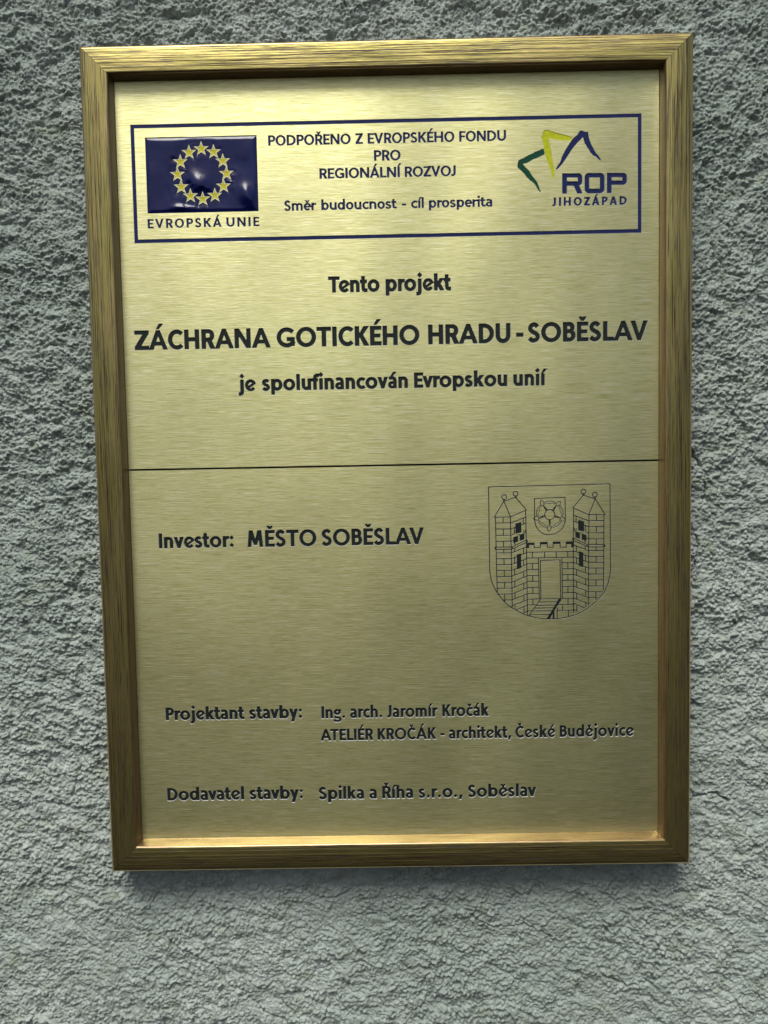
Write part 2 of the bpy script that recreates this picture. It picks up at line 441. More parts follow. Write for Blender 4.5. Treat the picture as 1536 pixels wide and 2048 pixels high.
            P = [(.95, .88), (.72, .98), (.46, 1.0), (.14, .92), (.04, .74), (.22, .59), (.50, .50), (.80, .40), (.97, .24), (.82, .07), (.50, .0), (.22, .02), (-.04, .14)]
            add(stroke(spline([(q/2+x*a, -.015+q/2+y*bb) for x, y in P]), q))
        elif b in 'nhmur':
            D = {'n': .61, 'h': .61, 'm': .98, 'u': .61, 'r': .42}[b]
            def arch(x0, x1):
                r = (x1-x0)/2
                add([(x0, xh*.42), (x0, xh-r)] + arcpts((x0+x1)/2, xh-r*.95, r, r*.95+ov, 180, 0, 16) + [(x1, 0), (x1-w, 0)] + arcpts((x0+x1)/2, xh-r*.95, r-w, r*.95-h, 0, 180, 16) + [(x0+w, xh*.42)])
            if b == 'u':
                r = D/2; add([(0, xh), (0, r)] + arcpts(r, r*.95, r, r*.95+ov, 180, 360, 16) + [(D, xh*.6), (D-w, xh*.6)] + arcpts(r, r*.95, r-w, r*.95-h, 360, 180, 16) + [(w, xh)])
                rect(D-w, 0, D, xh)
            elif b == 'r':
                rect(0, 0, w, xh); q = w*.92
                add(stroke(spline([(w*.5, xh*.45), (w*.75, xh*.72), (w*1.35, xh-.10), (D, xh-.095)]), q))
            else:
                rect(0, 0, w, asc if b == 'h' else xh)
                if b == 'm': arch(.0, (D+w)/2); arch((D-w)/2, D)
                else: arch(0, D)
        elif b == 'l': D = w; rect(0, 0, w, asc)
        elif b == 'i': D = w; rect(0, 0, w, xh)
        elif b == 'j': D = w+.12; line((D-w/2, xh), (D-w/2, -.08), (D-w*.68, -.165), (D-w*1.1, -.20), (0, -.205))
        elif b == 'f':
            D = .46; line((.10+w/2, 0), (.10+w/2, .78), (.13+w/2, .90), (.22+w/2, .955), (D+.02, .955)); rect(0, xh-h, D-.06, xh)
        elif b == 't':
            D = .46; line((.09+w/2, .98 if st['slant'] else .92), (.09+w/2, .24), (.12+w/2, .13), (.20+w/2, .085), (D, .085)); rect(0, xh-h, D-.03, xh)
        elif b == 'k':
            D = .66; rect(0, 0, w, asc)
            add([(w*.7, .36), (D-w*1.3-.02, xh), (D-.02, xh), (w*1.5, .30)]); add([(w*.9, .42), (w*1.6, .54), (D, 0), (D-w*1.35, 0)])
        elif b in 'vy':
            D = .66; k = w*1.05
            add([(0, xh), (k, xh), (D/2+k*.42, 0), (D/2-k*.42, 0)])
            if b == 'v': add([(D, xh), (D-k, xh), (D/2-k*.42, 0), (D/2+k*.42, 0)])
            else: add([(D, xh), (D-k, xh), (.13, -.27), (.13+k, -.27)])
        elif b == 'g':
            D = .64; ring(.30, xh-.235, .30, .245); rect(.42, xh-.15, D, xh-.01)
            q = (w+h)/2*.85
            add(stroke(spline([(.17, .16), (.14, .07), (.42, .04), (.56, -.06), (.50, -.19), (.28, -.235), (.08, -.20), (.02, -.12)]), q))
        elif b == '-': D = .36; rect(0, .30, D, .30+h)
        elif b == '.': D = w*1.25; r = w*.66; add([(D/2-r, r*.95), (D/2, 0-.02), (D/2+r, r*.95), (D/2, 2*r*.95)])
        elif b == ',': D = w*1.2; add([(.06, .20), (w+.08, .20), (w*.75, -.16), (-.0, -.16)])
        elif b == ':':
            D = w*1.3; r = w*.68
            for y in (r*.95, xh-r*.8): add([(D/2-r, y), (D/2, y-r), (D/2+r, y), (D/2, y+r)])
        top = xh; cx = D/2
        if b == 'i': cx = w/2
    accent(S, ch, b, st, cx, top)
    return ('one', S), D
def accent(S, ch, b, st, cx, top):
    w = st['w']; g = .075
    def add(P): S.append(('+', np.array(P, float)))
    if ch in 'ij' or (ch == 'i'):
        c = cx if ch == 'i' else w*.5+.12
        y = top+.25; r = w*.72
        if st['slant']: add([(c-r, y), (c, y-r*1.05), (c+r, y), (c, y+r*1.05)])
        else: add([(c-w*.55, y-.09), (c+w*.55, y-.09), (c+w*.55, y+.09), (c-w*.55, y+.09)])
    elif ch in 'ÁÉÍáéí':
        y = top+g; add([(cx-w*.45, y), (cx+w*.18, y), (cx+w*1.35, y+.27), (cx+w*.35, y+.27)])
    elif ch in 'ČĚŘčě':
        y = top+g; q = .20; k = w*.72
        if ch == 'Ř': cx -= .04
        add([(cx-q, y+.20), (cx-q+k, y+.20), (cx+k*.55, y), (cx-k*.55, y)]); add([(cx+q, y+.20), (cx+q-k, y+.20), (cx-k*.55, y), (cx+k*.55, y)])

KERN = {('A', 'V'): -.10, ('L', 'A'): -.0, ('T', 'e'): -.08, ('Á', 'V'): -.08, ('Z', 'Á'): -.02, ('r', 'o'): -.02, ('A', 'T'): -.11, ('P', 'r'): .0, ('v', 'a'): -.03, ('a', 'v'): -.03, ('E', 'v'): -.02, ('v', 'r'): -.02, ('V', 'R'): .03}
def text_sdf(txt, st, x0, x1, base, cap, track=0.0, space=.27, weight=0.0, res=44, spaces=None):
    pen = 0.0; items = []; prev = None; nsp = 0
    for ch in txt:
        if ch == ' ':
            pen += spaces[nsp] if spaces else space; nsp += 1; prev = None; continue
        g, D = glyph(ch, st)
        b = BASEOF.get(ch, ch); l, r = bearings(b)
        if prev is not None: pen += pr + l + track + KERN.get((prev, ch), 0)
        items.append((g, pen, D)); pen += D; pr = r; prev = ch
        if ch != txt[-1] and False: pass
        last = pen
    # spaces: include bearings
    tot = last; sx = (x1-x0)/(tot*cap)
    h = cap/res; pad = .5
    X = np.arange(x0-.10*cap, x1+.45*cap, h); Y = np.arange(base-.36*cap, base+1.42*cap, h)
    F = np.full((len(Y), len(X)), 1e3)
    for g, px, D in items:
        gx0 = x0+px*cap*sx
        i0 = max(0, int((gx0-.3*cap-X[0])/h)); i1 = min(len(X), int((gx0+(D*sx+.3)*cap-X[0])/h)+2)
        GX, GY = np.meshgrid((X[i0:i1]-gx0)/cap, (Y-base)/cap)
        def tr(S): return [(o, np.stack((P[:, 0]*sx, P[:, 1]), 1)) for o, P in S]
        d = shape_sdf(tr(g[1]), GX, GY)
        if g[0] == 'two':
            d = np.minimum(d, shape_sdf(tr(g[2]), GX, GY))
            if len(g) > 3:
                SS = []; accent(SS, g[3], 'a', st, g[4], g[5])
                if SS: d = np.minimum(d, shape_sdf(tr(SS), GX, GY))
        F[:, i0:i1] = np.minimum(F[:, i0:i1], d*cap)
    if st is KAB: weight += .004
    return F - weight*cap, X[0], Y[0], h

def poly_sdf_grid(shape, h, pad=.8):
    A = np.concatenate([P for _, P in shape]); x0, y0 = A.min(0)-pad; x1, y1 = A.max(0)+pad
    X = np.arange(x0, x1, h); Y = np.arange(y0, y1, h); F = np.full((len(Y), len(X)), 1e3)
    for op, P in shape:
        a = P.min(0)-pad*.9; c = P.max(0)+pad*.9
        i0 = max(0, int((a[0]-x0)/h)); i1 = int((c[0]-x0)/h)+1; j0 = max(0, int((a[1]-y0)/h)); j1 = int((c[1]-y0)/h)+1
        GX, GY = np.meshgrid(X[i0:i1], Y[j0:j1]); q = sd_poly(P, GX, GY); V = F[j0:j1, i0:i1]
        F[j0:j1, i0:i1] = np.minimum(V, q) if op == '+' else np.maximum(V, -q)
    return F, x0, y0, h

# ------------------------------------------------------------------ the plaque
plaque = link("framed_plaque", None, None, label="gold brushed metal information plaque in a gilded wooden frame on the rough grey wall", category="plaque")
plaque.location = (0, 0, CZ)
def child(name, me, parent, **kw):
    o = link(name, me, parent, **kw)
    o.matrix_parent_inverse = Matrix.Translation(-Vector(parent_world(parent)))
    return o
def parent_world(p):
    return (0, 0, CZ) if p is plaque or p.type != 'EMPTY' and p.parent is plaque and False else PW.get(p.name, (0, 0, 0))
PW = {plaque.name: (0, 0, CZ)}

upper_marks = []; lower_marks = []      # (loops at plate face, objects to make)
RIM = 0.17; DEPTH = 0.50
def mark(store, F, x0, y0, h, m, name, label, parent_key, rim=RIM, depth=DEPTH, eps=.012):
    top = [simplify(c, eps) for c in contours(F, x0, y0, h, rim)]
    bot = [simplify(c, eps) for c in contours(F, x0, y0, h, 0.0)]
    store.append(dict(top=[c for c in top if len(c) > 2], bot=[c for c in bot if len(c) > 2], m=m, name=name, label=label, key=parent_key, rim=rim, depth=depth))

def tline(store, txt, st, x0, x1, base, cap, m, label, key='plate', **kw):
    F, a, b, h = text_sdf(txt, st, x0, x1, base, cap, **kw)
    mark(store, F, a, b, h, m, "text_line", label, key)

U, Lw = upper_marks, lower_marks
tline(U, "PODPOŘENO Z EVROPSKÉHO FONDU", FRU, -63.5, 63.5, 172.6, 5.25, m_navy, "navy capital line reading PODPOŘENO Z EVROPSKÉHO FONDU", space=.46)
tline(U, "PRO", FRU, -7.0, 7.0, 163.6, 5.25, m_navy, "short navy word PRO")
tline(U, "REGIONÁLNÍ ROZVOJ", FRU, -36.4, 36.4, 154.75, 5.25, m_navy, "navy capital line reading REGIONÁLNÍ ROZVOJ", space=.46)
tline(U, "Směr budoucnost - cíl prosperita", FRU, -55.8, 55.8, 138.3, 5.2, m_navy, "navy slogan Směr budoucnost - cíl prosperita", space=.5)
tline(U, "EVROPSKÁ UNIE", FRU, -129.7, -69.6, 130.6, 4.65, m_navy, "navy spaced words EVROPSKÁ UNIE under the flag", track=.16, space=.52)
tline(U, "Tento projekt", KAB, -33.0, 33.0, 94.5, 8.25, m_black, "black line reading Tento projekt", space=.46, weight=.008)
tline(U, "ZÁCHRANA GOTICKÉHO HRADU - SOBĚSLAV", KAB, -139.1, 139.1, 65.7, 10.25, m_black, "largest black heading ZÁCHRANA GOTICKÉHO HRADU - SOBĚSLAV", spaces=[.36, .50, .33, .26], weight=.004)
tline(U, "je spolufinancován Evropskou unií", KAB, -83.2, 83.2, 42.4, 8.0, m_black, "black line reading je spolufinancován Evropskou unií", space=.46, weight=.006)
tline(Lw, "Investor:", KAB, -129.8, -88.6, -43.0, 8.1, m_black, "black word Investor:", weight=.004)
tline(Lw, "MĚSTO SOBĚSLAV", KAB, -80.8, 16.3, -43.2, 9.1, m_black, "black capitals MĚSTO SOBĚSLAV", space=.34)
tline(Lw, "Projektant stavby:", KAB, -129.4, -53.2, -139.7, 7.0, m_black, "black words Projektant stavby:", space=.42, weight=.008)
tline(Lw, "Ing. arch. Jaromír Kročák", KAB, -42.2, 51.1, -140.1, 6.8, m_black, "black line reading Ing. arch. Jaromír Kročák", space=.46, weight=.004)
tline(Lw, "ATELIÉR KROČÁK - architekt, České Budějovice", KAB, -43.1, 131.7, -152.8, 6.55, m_black, "black line reading ATELIÉR KROČÁK - architekt, České Budějovice", track=.012, space=.42, weight=.004)
tline(Lw, "Dodavatel stavby:", KAB, -130.1, -53.8, -185.8, 7.1, m_black, "black words Dodavatel stavby:", space=.46, weight=.008)
tline(Lw, "Spilka a Říha s.r.o., Soběslav", KAB, -44.9, 77.1, -186.4, 7.0, m_black, "black line reading Spilka a Říha s.r.o., Soběslav", space=.46, weight=.004)

# navy border round the header
bx0, bx1, by0, by1, bw = -137.2, 135.7, 122.8, 185.0, 2.05
def rr(x0, y0, x1, y1, r=0.0, n=6):
    if r <= 0: return np.array([(x0, y0), (x1, y0), (x1, y1), (x0, y1)], float)
    P = []
    for cx, cy, a in ((x1-r, y0+r, -90), (x1-r, y1-r, 0), (x0+r, y1-r, 90), (x0+r, y0+r, 180)): P += arcpts(cx, cy, r, r, a, a+90, n)
    return np.array(P)
U.append(dict(top=[rr(bx0-.12, by0-.12, bx1+.12, by1+.12), rr(bx0+bw-.12, by0+bw-.12, bx1-bw+.12, by1-bw+.12)[::-1]],
              bot=[rr(bx0, by0, bx1, by1), rr(bx0+bw, by0+bw, bx1-bw, by1-bw)[::-1]], m=m_navy, name="border_line", label="thin navy rectangle round the header", key='plate', rim=.12, depth=.30, rect=True))

# region logo: two-line letters and three brush strokes (drawing units -> mm)
def RL(pts): return np.array([(0.05039*x-0.00014*y+62.97573, -0.0011*x-0.04923*y+188.45573) for x, y in pts])
def rrp(x0, y0, x1, y1, rad):     # rounded corners tl,tr,br,bl in y-down units
    P = []
    for (cx, cy, a, r) in ((x0, y0, 180, rad[0]), (x1, y0, 270, rad[1]), (x1, y1, 0, rad[2]), (x0, y1, 90, rad[3])):
        ccx = cx+r if cx == x0 else cx-r; ccy = cy+r if cy == y0 else cy-r
        P += arcpts(ccx, ccy, r, r, a, a+90, 6) if r else [(cx, cy)]
    return P
s = [('+', RL(rrp(608, 672, 818, 800, (0, 42, 42, 0)))), ('-', RL(rrp(655, 712, 774, 757, (0, 6, 6, 0)))), ('+', RL([(608, 672), (655, 672), (655, 884), (608, 884)])),
     ('+', RL([(728, 795), (780, 795), (820, 880), (766, 882)])),
     ('+', RL(rrp(1083, 666, 1292, 790, (0, 42, 42, 0)))), ('-', RL(rrp(1130, 708, 1246, 748, (0, 6, 6, 0)))), ('+', RL([(1083, 666), (1130, 666), (1130, 877), (1083, 877)])),
     ('+', RL(rrp(846, 668, 1054, 880, (45, 45, 45, 45)))), ('-', RL(rrp(892, 712, 1008, 835, (6, 6, 6, 6))))]
mark(U, *poly_sdf_grid(s, .12), m_navy, "logo_letters", "square navy capitals ROP", 'logo')
tline(U, "JIHOZÁPAD", dict(FRU, w=.205, h=.18), 88.2, 127.9, 137.8, 4.25, m_navy, "small navy spaced word JIHOZÁPAD", key='logo', track=.20)
def brush(pts, m, label):
    P = spline([*pts, pts[0]], 3)[:-1]
    P = [(x+random.uniform(-3, 3), y+random.uniform(-3, 3)) for x, y in P]
    mark(U, *poly_sdf_grid([('+', RL(P))], .12), m, "brush_stroke", label, 'logo', rim=.10, depth=.2)
brush([(385, 290), (400, 262), (415, 225), (440, 213), (500, 228), (600, 258), (700, 283), (712, 292), (690, 325), (600, 318), (520, 308), (476, 298), (460, 296), (470, 340), (490, 430), (508, 560), (527, 680), (518, 733), (508, 720), (490, 660), (450, 540), (420, 430), (405, 320)], m_lime, "yellow green angled brush stroke")
brush([(780, 250), (795, 222), (825, 222), (850, 235), (880, 230), (888, 290), (905, 345), (950, 430), (1000, 500), (1020, 538), (1000, 525), (960, 490), (920, 465), (870, 390), (838, 330), (828, 285), (800, 315), (740, 380), (680, 460), (620, 555), (580, 602), (545, 630), (550, 602), (590, 540), (610, 480), (660, 390), (728, 300)], m_navy, "navy pointed brush stroke like a roof")
brush([(145, 535), (220, 495), (320, 445), (350, 435), (405, 412), (418, 440), (415, 470), (330, 510), (240, 555), (192, 575), (250, 640), (290, 700), (340, 770), (363, 830), (375, 868), (355, 850), (310, 780), (250, 730), (190, 660), (133, 600)], m_green, "dark green angled brush stroke")

# coat of arms, engraved line drawing (drawing units -> mm)
def AR(pts): return np.array([(0.05003*x+0.0*y+47.25, -0.00045*x-0.0502*y-6.0) for x, y in pts])
AS = []; LW = 9.6
def ln(*pts, w=LW): AS.append(('+', AR(stroke(pts, w))))
def fl(*pts): AS.append(('+', AR(pts)))
def circ(cx, cy, r, w=LW):
    P = arcpts(cx, cy, r, r, 0, 360, 28); AS.append(('+', AR(stroke(P, w))))
ln((596, 118), (100, 127), (102, 900), (103, 1050), (117, 1150), (146, 1225), (190, 1305), (265, 1398), (330, 1455), (420, 1506), (520, 1550), (620, 1575), (740, 1588), (850, 1587), (960, 1568), (1050, 1543), (1110, 1515), (1165, 1483), (1205, 1457), (1280, 1392), (1330, 1335), (1368, 1286), (1410, 1180), (1428, 1090), (1432, 1010), (1427, 105), (596, 118))
YL = [523, 589, 658, 724]; YL2 = [852, 917, 982, 1046, 1112, 1177, 1243, 1308, 1374, 1440, 1508]
def shield_x(y):      # left edge of the shield at height y
    T = [(0, 100), (1050, 103), (1150, 117), (1225, 146), (1305, 190), (1398, 265), (1455, 330), (1506, 420), (1550, 520)]
    for (a, b), (c, d) in zip(T, T[1:]):
        if y <= c: return b+(d-b)*(y-a)/(c-a)
    return 520
def tower(mx, dy):
    """left tower; mx mirrors it for the right one"""
    f = (lambda x, y: (x, y)) if not mx else (lambda x, y: (1533-x + .004*(y-500), y+dy))
    def l(*p): ln(*[f(*q) for q in p])
    def ff(*p): fl(*[f(*q) for q in p])
    l((262, 290), (160, 457), (340, 457)); l((265, 283), (338, 457), (512, 381), (395, 243), (265, 285))
    l((262, 290), (261, 260)); l((276, 284), (276, 262)); l((388, 248), (388, 226)); l((402, 248), (402, 226))
    c = f(270, 238); circ(c[0], c[1], 26); c = f(395, 203); circ(c[0], c[1], 26)
    l((172, 457), (178, 1000), (184, 1292)); l((335, 457), (342, 800), (348, 1462)); l((503, 385), (510, 800), (515, 1548))
    allc = [457] + YL + [787, 813] + YL2
    for y in YL + YL2:
        xl = 176 if y < 1290 else shield_x(y)
        if y < 1440: l((xl, y), (345, y))
    def slope(y, x): return y-(x-343)*64/165.
    for y in YL + YL2:
        if y > 1500: continue
        x0 = 343
        if y == 1440: x0 = 330
        if y == 658: l((343, 658), (372, slope(658, 372))); l((418, slope(658, 418)+30), (436, slope(658, 436)+30)); l((487, 640), (505, 595)); continue
        if y == 589: l((343, 589), (390, slope(589, 390))); l((455, slope(589, 455)), (507, slope(589, 507))); continue
        if y == 724: l((343, 724), (368, slope(724, 368))); continue
        if y in (917, 982): l((343, y), (402, slope(y, 402))); l((450, slope(y, 450)), (510, slope(y, 510))); continue
        l((x0, slope(y, x0)), (510, slope(y, 510)))
    l((385, 1487), (512, 1434)); l((465, 1522), (515, 1500))
    # joints
    fr = [(457, 523), (589, 658), (724, 787), (813, 852), (917, 982), (1046, 1112), (1177, 1243), (1308, 1398)]
    for a, b in fr:
        x = 255+(a-457)*.013; l((x, a), (x, b))
    for a, b in [(589, 658), (917, 982), (1046, 1112), (1177, 1243), (1308, 1374), (1440, 1490)]:
        l((378, slope(a, 378)), (378, slope(b, 378)))
    for a, b in [(523, 589), (852, 917), (982, 1046), (1112, 1177), (1243, 1308), (1374, 1440), (1508, 1560)]:
        l((477, slope(a, 477)), (477, slope(b, 477)))
    l((477, slope(658, 477)), (477, slope(700, 477)-18)); l((382, 742), (382, 765)); l((380, 800), (380, 838))
    ff((390, 530), (455, 513), (455, 628), (390, 643)); ff((365, 680), (418, 662), (418, 730), (365, 747))
    ff((436, 655), (487, 637), (487, 705), (436, 722)); ff((402, 872), (450, 857), (450, 1020), (402, 1037))
    l((350, 787), (172, 787), (163, 793), (163, 807), (172, 813), (348, 813), (356, 806), (356, 794), (348, 787))
    l((354, 788), (508, 712), (519, 716), (518, 734), (352, 810))
tower(False, 0); tower(True, -17)
# curtain wall between the towers
fl((510, 742), (595, 742), (595, 768), (540, 768), (540, 802), (510, 802))
ln((592, 742), (594, 797), (662, 796), (661, 738)); fl((658, 735), (740, 734), (740, 762), (658, 763))
ln((738, 738), (738, 796), (803, 795), (803, 736)); fl((799, 733), (882, 732), (882, 758), (799, 760))
ln((879, 736), (879, 795), (946, 795), (946, 736)); fl((942, 733), (1032, 731), (1032, 799), (1000, 799), (1000, 763), (942, 763))
ln((512, 847), (1032, 843)); ln((512, 912), (1035, 905))
for x in (573, 708, 835, 963): ln((x, 845), (x, 909))
ln((640, 911), (646, 1366)); ln((898, 907), (902, 1363)); ln((664, 1370), (661, 939), (877, 934), (882, 1368))
for k, y in enumerate((972, 1040, 1106, 1170, 1237, 1306)): ln((513, y), (643, y-1)); ln((900, y-6), (1035, y-8))
ln((515, 1367), (1036, 1361)); ln((515, 1431), (615, 1430)); ln((848, 1430), (1036, 1428)); ln((515, 1498), (575, 1497)); ln((846, 1494), (1036, 1493))
for a, b in ((972, 1040), (1106, 1170), (1237, 1306), (1367, 1431)): ln((576, a), (576, b)); ln((963, a-7), (963, b-7))
ln((903, 1430), (903, 1494)); ln((967, 1494), (967, 1564)); ln((843, 1460), (844, 1587))
ln((660, 1368), (528, 1552))
fl((854, 1376), (864, 1360), (888, 1366), (886, 1388), (856, 1428), (806, 1508), (762, 1588), (722, 1588), (779, 1503), (830, 1418))
fl((792, 1512), (813, 1485), (813, 1588), (792, 1588))
for a, b, y in ((640, 852, 1400), (615, 835, 1437), (595, 815, 1467), (572, 790, 1499), (535, 762, 1542)): ln((a, y), (b, y-2))
# small shield with the rose
ln((770, 252), (600, 257), (602, 500), (611, 550), (634, 592), (665, 625), (712, 649), (768, 656), (826, 646), (872, 620), (910, 580), (932, 530), (938, 480), (935, 248), (770, 252))
def r5(x, y, k=0):
    x4 = (x/19.2+100)*5.486; y4 = (y/19.2+30)*5.486; a = math.radians(72*k); dx, dy_ = x4-768, y4-434.5
    return (768+dx*math.cos(a)-dy_*math.sin(a), 434.5+dx*math.sin(a)+dy_*math.cos(a))
circ(768, 434.5, 55)
for k in range(5):
    q = lambda *P: spline([r5(x, y, k) for x, y in P], 4)
    ln(*q((668, 775), (575, 690), (530, 625), (528, 565), (550, 505), (620, 450), (768, 425), (910, 450), (985, 508), (1008, 565), (1006, 640), (965, 695), (885, 780)), w=7.5)
    ln(*q((582, 592), (590, 535), (640, 508), (700, 510), (768, 530), (840, 508), (910, 508), (960, 550)), w=6)
    ln(*q((1000, 525), (1070, 465), (1185, 448), (1172, 530), (1140, 618)), w=7.5)
    ln(*q((725, 1135), (735, 1230), (765, 1370)), w=4.5); ln(*q((808, 1135), (795, 1230), (765, 1370)), w=4.5)
mark(Lw, *poly_sdf_grid(AS, .085, pad=.6), m_black, "engraved_drawing", "castle gate between two towers with a rose shield", 'arms', rim=.05, depth=.16, eps=.012)

# cut everything into the two plates
def empty(name, loc, **kw):
    o = link(name, None, plaque, **kw); o.location = (loc[0]*MM, 0, loc[1]*MM)
    PW[o.name] = (loc[0]*MM, 0, CZ+loc[1]*MM); return o
def own(me, origin):
    """shift mesh data so that it is local to origin (world)"""
    me.transform(Matrix.Translation(-Vector(origin))); return me
def part(name, me, parent, origin=None, **kw):
    po = PW[parent.name]; org = po if origin is None else origin
    own(me, org); o = link(name, me, parent, **kw); o.location = Vector(org)-Vector(po); PW[o.name] = org
    return o
PXW, PYH = 150.0, 212.0
SEAM = 0.55
def plate(name, y0, y1, marks, label):
    rect = rr(-PXW, y0, PXW, y1)
    loops = [rect] + [c for mk in marks for c in mk['top']]
    if marks is U: loops.append(FLAGHOLE)
    V, Fc = fill(loops, 0.0); mi = [0]*len(Fc)
    ww = [([rect[::-1]], .0, -1.6)] + [(mk['top'], mk['rim'], -mk['depth']) for mk in marks]
    if marks is U: ww.append(([FLAGHOLE], .05, -.5))
    for lps, rim, zb in ww:
        V2, F2 = walls(lps, 0.0, rim, zb); o = len(V); V += V2; Fc += [tuple(i+o for i in f) for f in F2]; mi += [1]*len(F2)
    me = mesh_from(V, Fc, [m_plate, m_cut], mi, name=name)
    return part(name, me, plaque, label=label)
FX0, FX1, FY0, FY1 = -129.65, -69.75, 138.3, 178.2
FLAGHOLE = rr(FX0, FY0, FX1, FY1)
plate_up = plate("metal_plate", SEAM+.52, PYH, U, "upper brushed plate with the header and the project heading")
plate_lo = plate("metal_plate", -PYH, SEAM-.52, Lw, "lower brushed plate with names and the coat of arms")
logo = empty("region_logo", (108, 155), label="logo of three angled brush strokes over ROP JIHOZÁPAD")
arms = empty("coat_of_arms", (85.5, -48), label="town coat of arms engraved in thin black lines")
for store, pl in ((U, plate_up), (Lw, plate_lo)):
    for mk in store:
        V, Fc = fill(mk['bot'], -mk['depth'])
        me = mesh_from(V, Fc, [mk['m']], name=mk['name'])
        part(mk['name'], me, {'plate': pl, 'logo': logo, 'arms': arms}[mk['key']], label=mk['label'])
bb = mesh_from([W(-PXW, -PYH, -1.9), W(PXW, -PYH, -1.9), W(PXW, PYH, -1.9), W(-PXW, PYH, -1.9), W(-PXW, -PYH, -4), W(PXW, -PYH, -4), W(PXW, PYH, -4), W(-PXW, PYH, -4)],
               [(0, 1, 2, 3), (7, 6, 5, 4), (0, 4, 5, 1), (1, 5, 6, 2), (2, 6, 7, 3), (3, 7, 4, 0)], [m_dark])
part("backing_board", bb, plaque)

# ------------------------------------------------------------------ perlin noise
rng = np.random.RandomState(11)
PERM = rng.permutation(4096).astype(np.int64); GA = rng.rand(4096)*2*np.pi; GC, GS = np.cos(GA), np.sin(GA)
def perlin(x, y, seed=0):
    xi = np.floor(x).astype(np.int64); yi = np.floor(y).astype(np.int64); xf = x-xi; yf = y-yi
    def g(a, b, u, v):
        k = PERM[(a+PERM[(b+seed*131) & 4095]) & 4095]; return GC[k]*u+GS[k]*v
    u = xf*xf*xf*(xf*(xf*6-15)+10); v = yf*yf*yf*(yf*(yf*6-15)+10)
    a = g(xi, yi, xf, yf); b = g(xi+1, yi, xf-1, yf); c = g(xi, yi+1, xf, yf-1); d = g(xi+1, yi+1, xf-1, yf-1)
    return (a+u*(b-a)+v*((c+u*(d-c))-(a+u*(b-a))))*1.5
def grains(x, y, seed=0):
    """distance to nearest scattered point (cells)"""
    xi = np.floor(x).astype(np.int64); yi = np.floor(y).astype(np.int64); best = np.full(x.shape, 9.0)
    for dj in (-1, 0, 1):
        for di in (-1, 0, 1):
            a, b = xi+di, yi+dj; k = PERM[(a+PERM[(b+seed*77) & 4095]) & 4095]; k2 = PERM[(k+17) & 4095]
            best = np.minimum(best, (a+k/4096.-x)**2+(b+k2/4096.-y)**2)
    return np.sqrt(best)

# ------------------------------------------------------------------ flag of stars in domed enamel
FCX, FCY, FR = -99.6, 158.45, 13.17
def star_pts(cx, cy, r, n=5):
    P = []
    for k in range(10):
        a = math.radians(90+36*k); q = r if k % 2 == 0 else r*.40
        P.append((cx+q*math.cos(a), cy+q*math.sin(a)))
    return np.array(P)
flag = empty("union_flag", (FCX, FCY), label="glossy navy enamel flag with a ring of twelve yellow stars")
stars = [(FCX+FR*math.sin(math.radians(30*k)), FCY+FR*math.cos(math.radians(30*k))) for k in range(12)]
nx_, ny_ = 300, 200
gx = np.linspace(FX0+.02, FX1-.02, nx_); gy = np.linspace(FY0+.02, FY1-.02, ny_); X, Y = np.meshgrid(gx, gy)
dst = np.full(X.shape, 50.0)
for sx, sy in stars: dst = np.minimum(dst, sd_poly(star_pts(sx, sy, 4.1), X, Y))
edge = np.minimum(np.minimum(X-FX0, FX1-X), np.minimum(Y-FY0, FY1-Y))
dome = .50*(1-np.exp(-np.clip(edge, 0, 99)/.8)) + .10*np.exp(-((edge-1.9)/.8)**2)
men = -.42*np.exp(-np.clip(dst, 0, 99)/.75)
und = .30*perlin(X/11+3, Y/13+1, 3) + .05*perlin(X/5, Y/6, 5) + .006*perlin(X/1.7, Y/1.9, 6)
blob = np.zeros(X.shape)
for bx_, by_, rx_, ry_, A_ in ((-101.6, 154.0, 4.6, 5.6, 1.9), (-75.3, 146.0, 3.6, 6.0, 1.9), (-111.5, 140.2, 4.8, 2.6, 1.0), (-78.5, 168.5, 6.0, 4.6, .35), (-84.0, 155, 1.3, 6, .35), (-117.0, 152, 1.3, 5, .35), (-105, 140.8, 9, 1.4, .35), (-122, 165, 6, 7, .3)):
    ca_ = .25; xr = (X-bx_)+ca_*(Y-by_); blob += A_*np.exp(-(np.sqrt((xr/rx_)**2+((Y-by_)/ry_)**2)+.03*perlin(X/3.5, Y/3.5, 61))**2)
zz = -.48 + dome + men*.7 + (und*1.6 + blob)*np.clip(edge/3, 0, 1)*np.clip((dst-.1)/2.4, 0, 1)
zz = np.where(edge < .1, -.45, zz)
V = np.stack((X*MM, -zz*MM, Y*MM+CZ), -1).reshape(-1, 3)
I = np.arange(nx_*ny_).reshape(ny_, nx_); Q = np.stack((I[:-1, :-1], I[:-1, 1:], I[1:, 1:], I[1:, :-1]), -1).reshape(-1, 4)
me = mesh_from(V.tolist(), Q.tolist(), [m_enamel], smooth=True, name="enamel_field")
part("enamel_field", me, flag)
def star_mesh(r):
    out = star_pts(0, 0, r); mid = star_pts(0, 0, r*.90); inn = star_pts(0, 0, r*.66)
    V = []; Fc = []; mi = []
    for P, z in ((out, -1.1), (out, .02), (mid, .10), (inn, -.05)): V += [(x*MM, -z*MM, y*MM) for x, y in P]
    for k in range(3):
        for i in range(10):
            j = (i+1) % 10; Fc.append((k*10+i, k*10+j, k*10+10+j, k*10+10+i)); mi.append(0)
    V.append((0, .10*MM, 0))
    for i in range(10): Fc.append((30+i, 30+(i+1) % 10, 40)); mi.append(1)
    return mesh_from(V, Fc, [m_rim, m_star], mi, name="star")
sm = star_mesh(4.25); fo = Vector(PW[flag.name])
for sx, sy in stars:
    o = link("star", sm, flag); o.location = Vector(W(sx, sy, .12))-fo; PW[o.name] = W(sx, sy, .12)

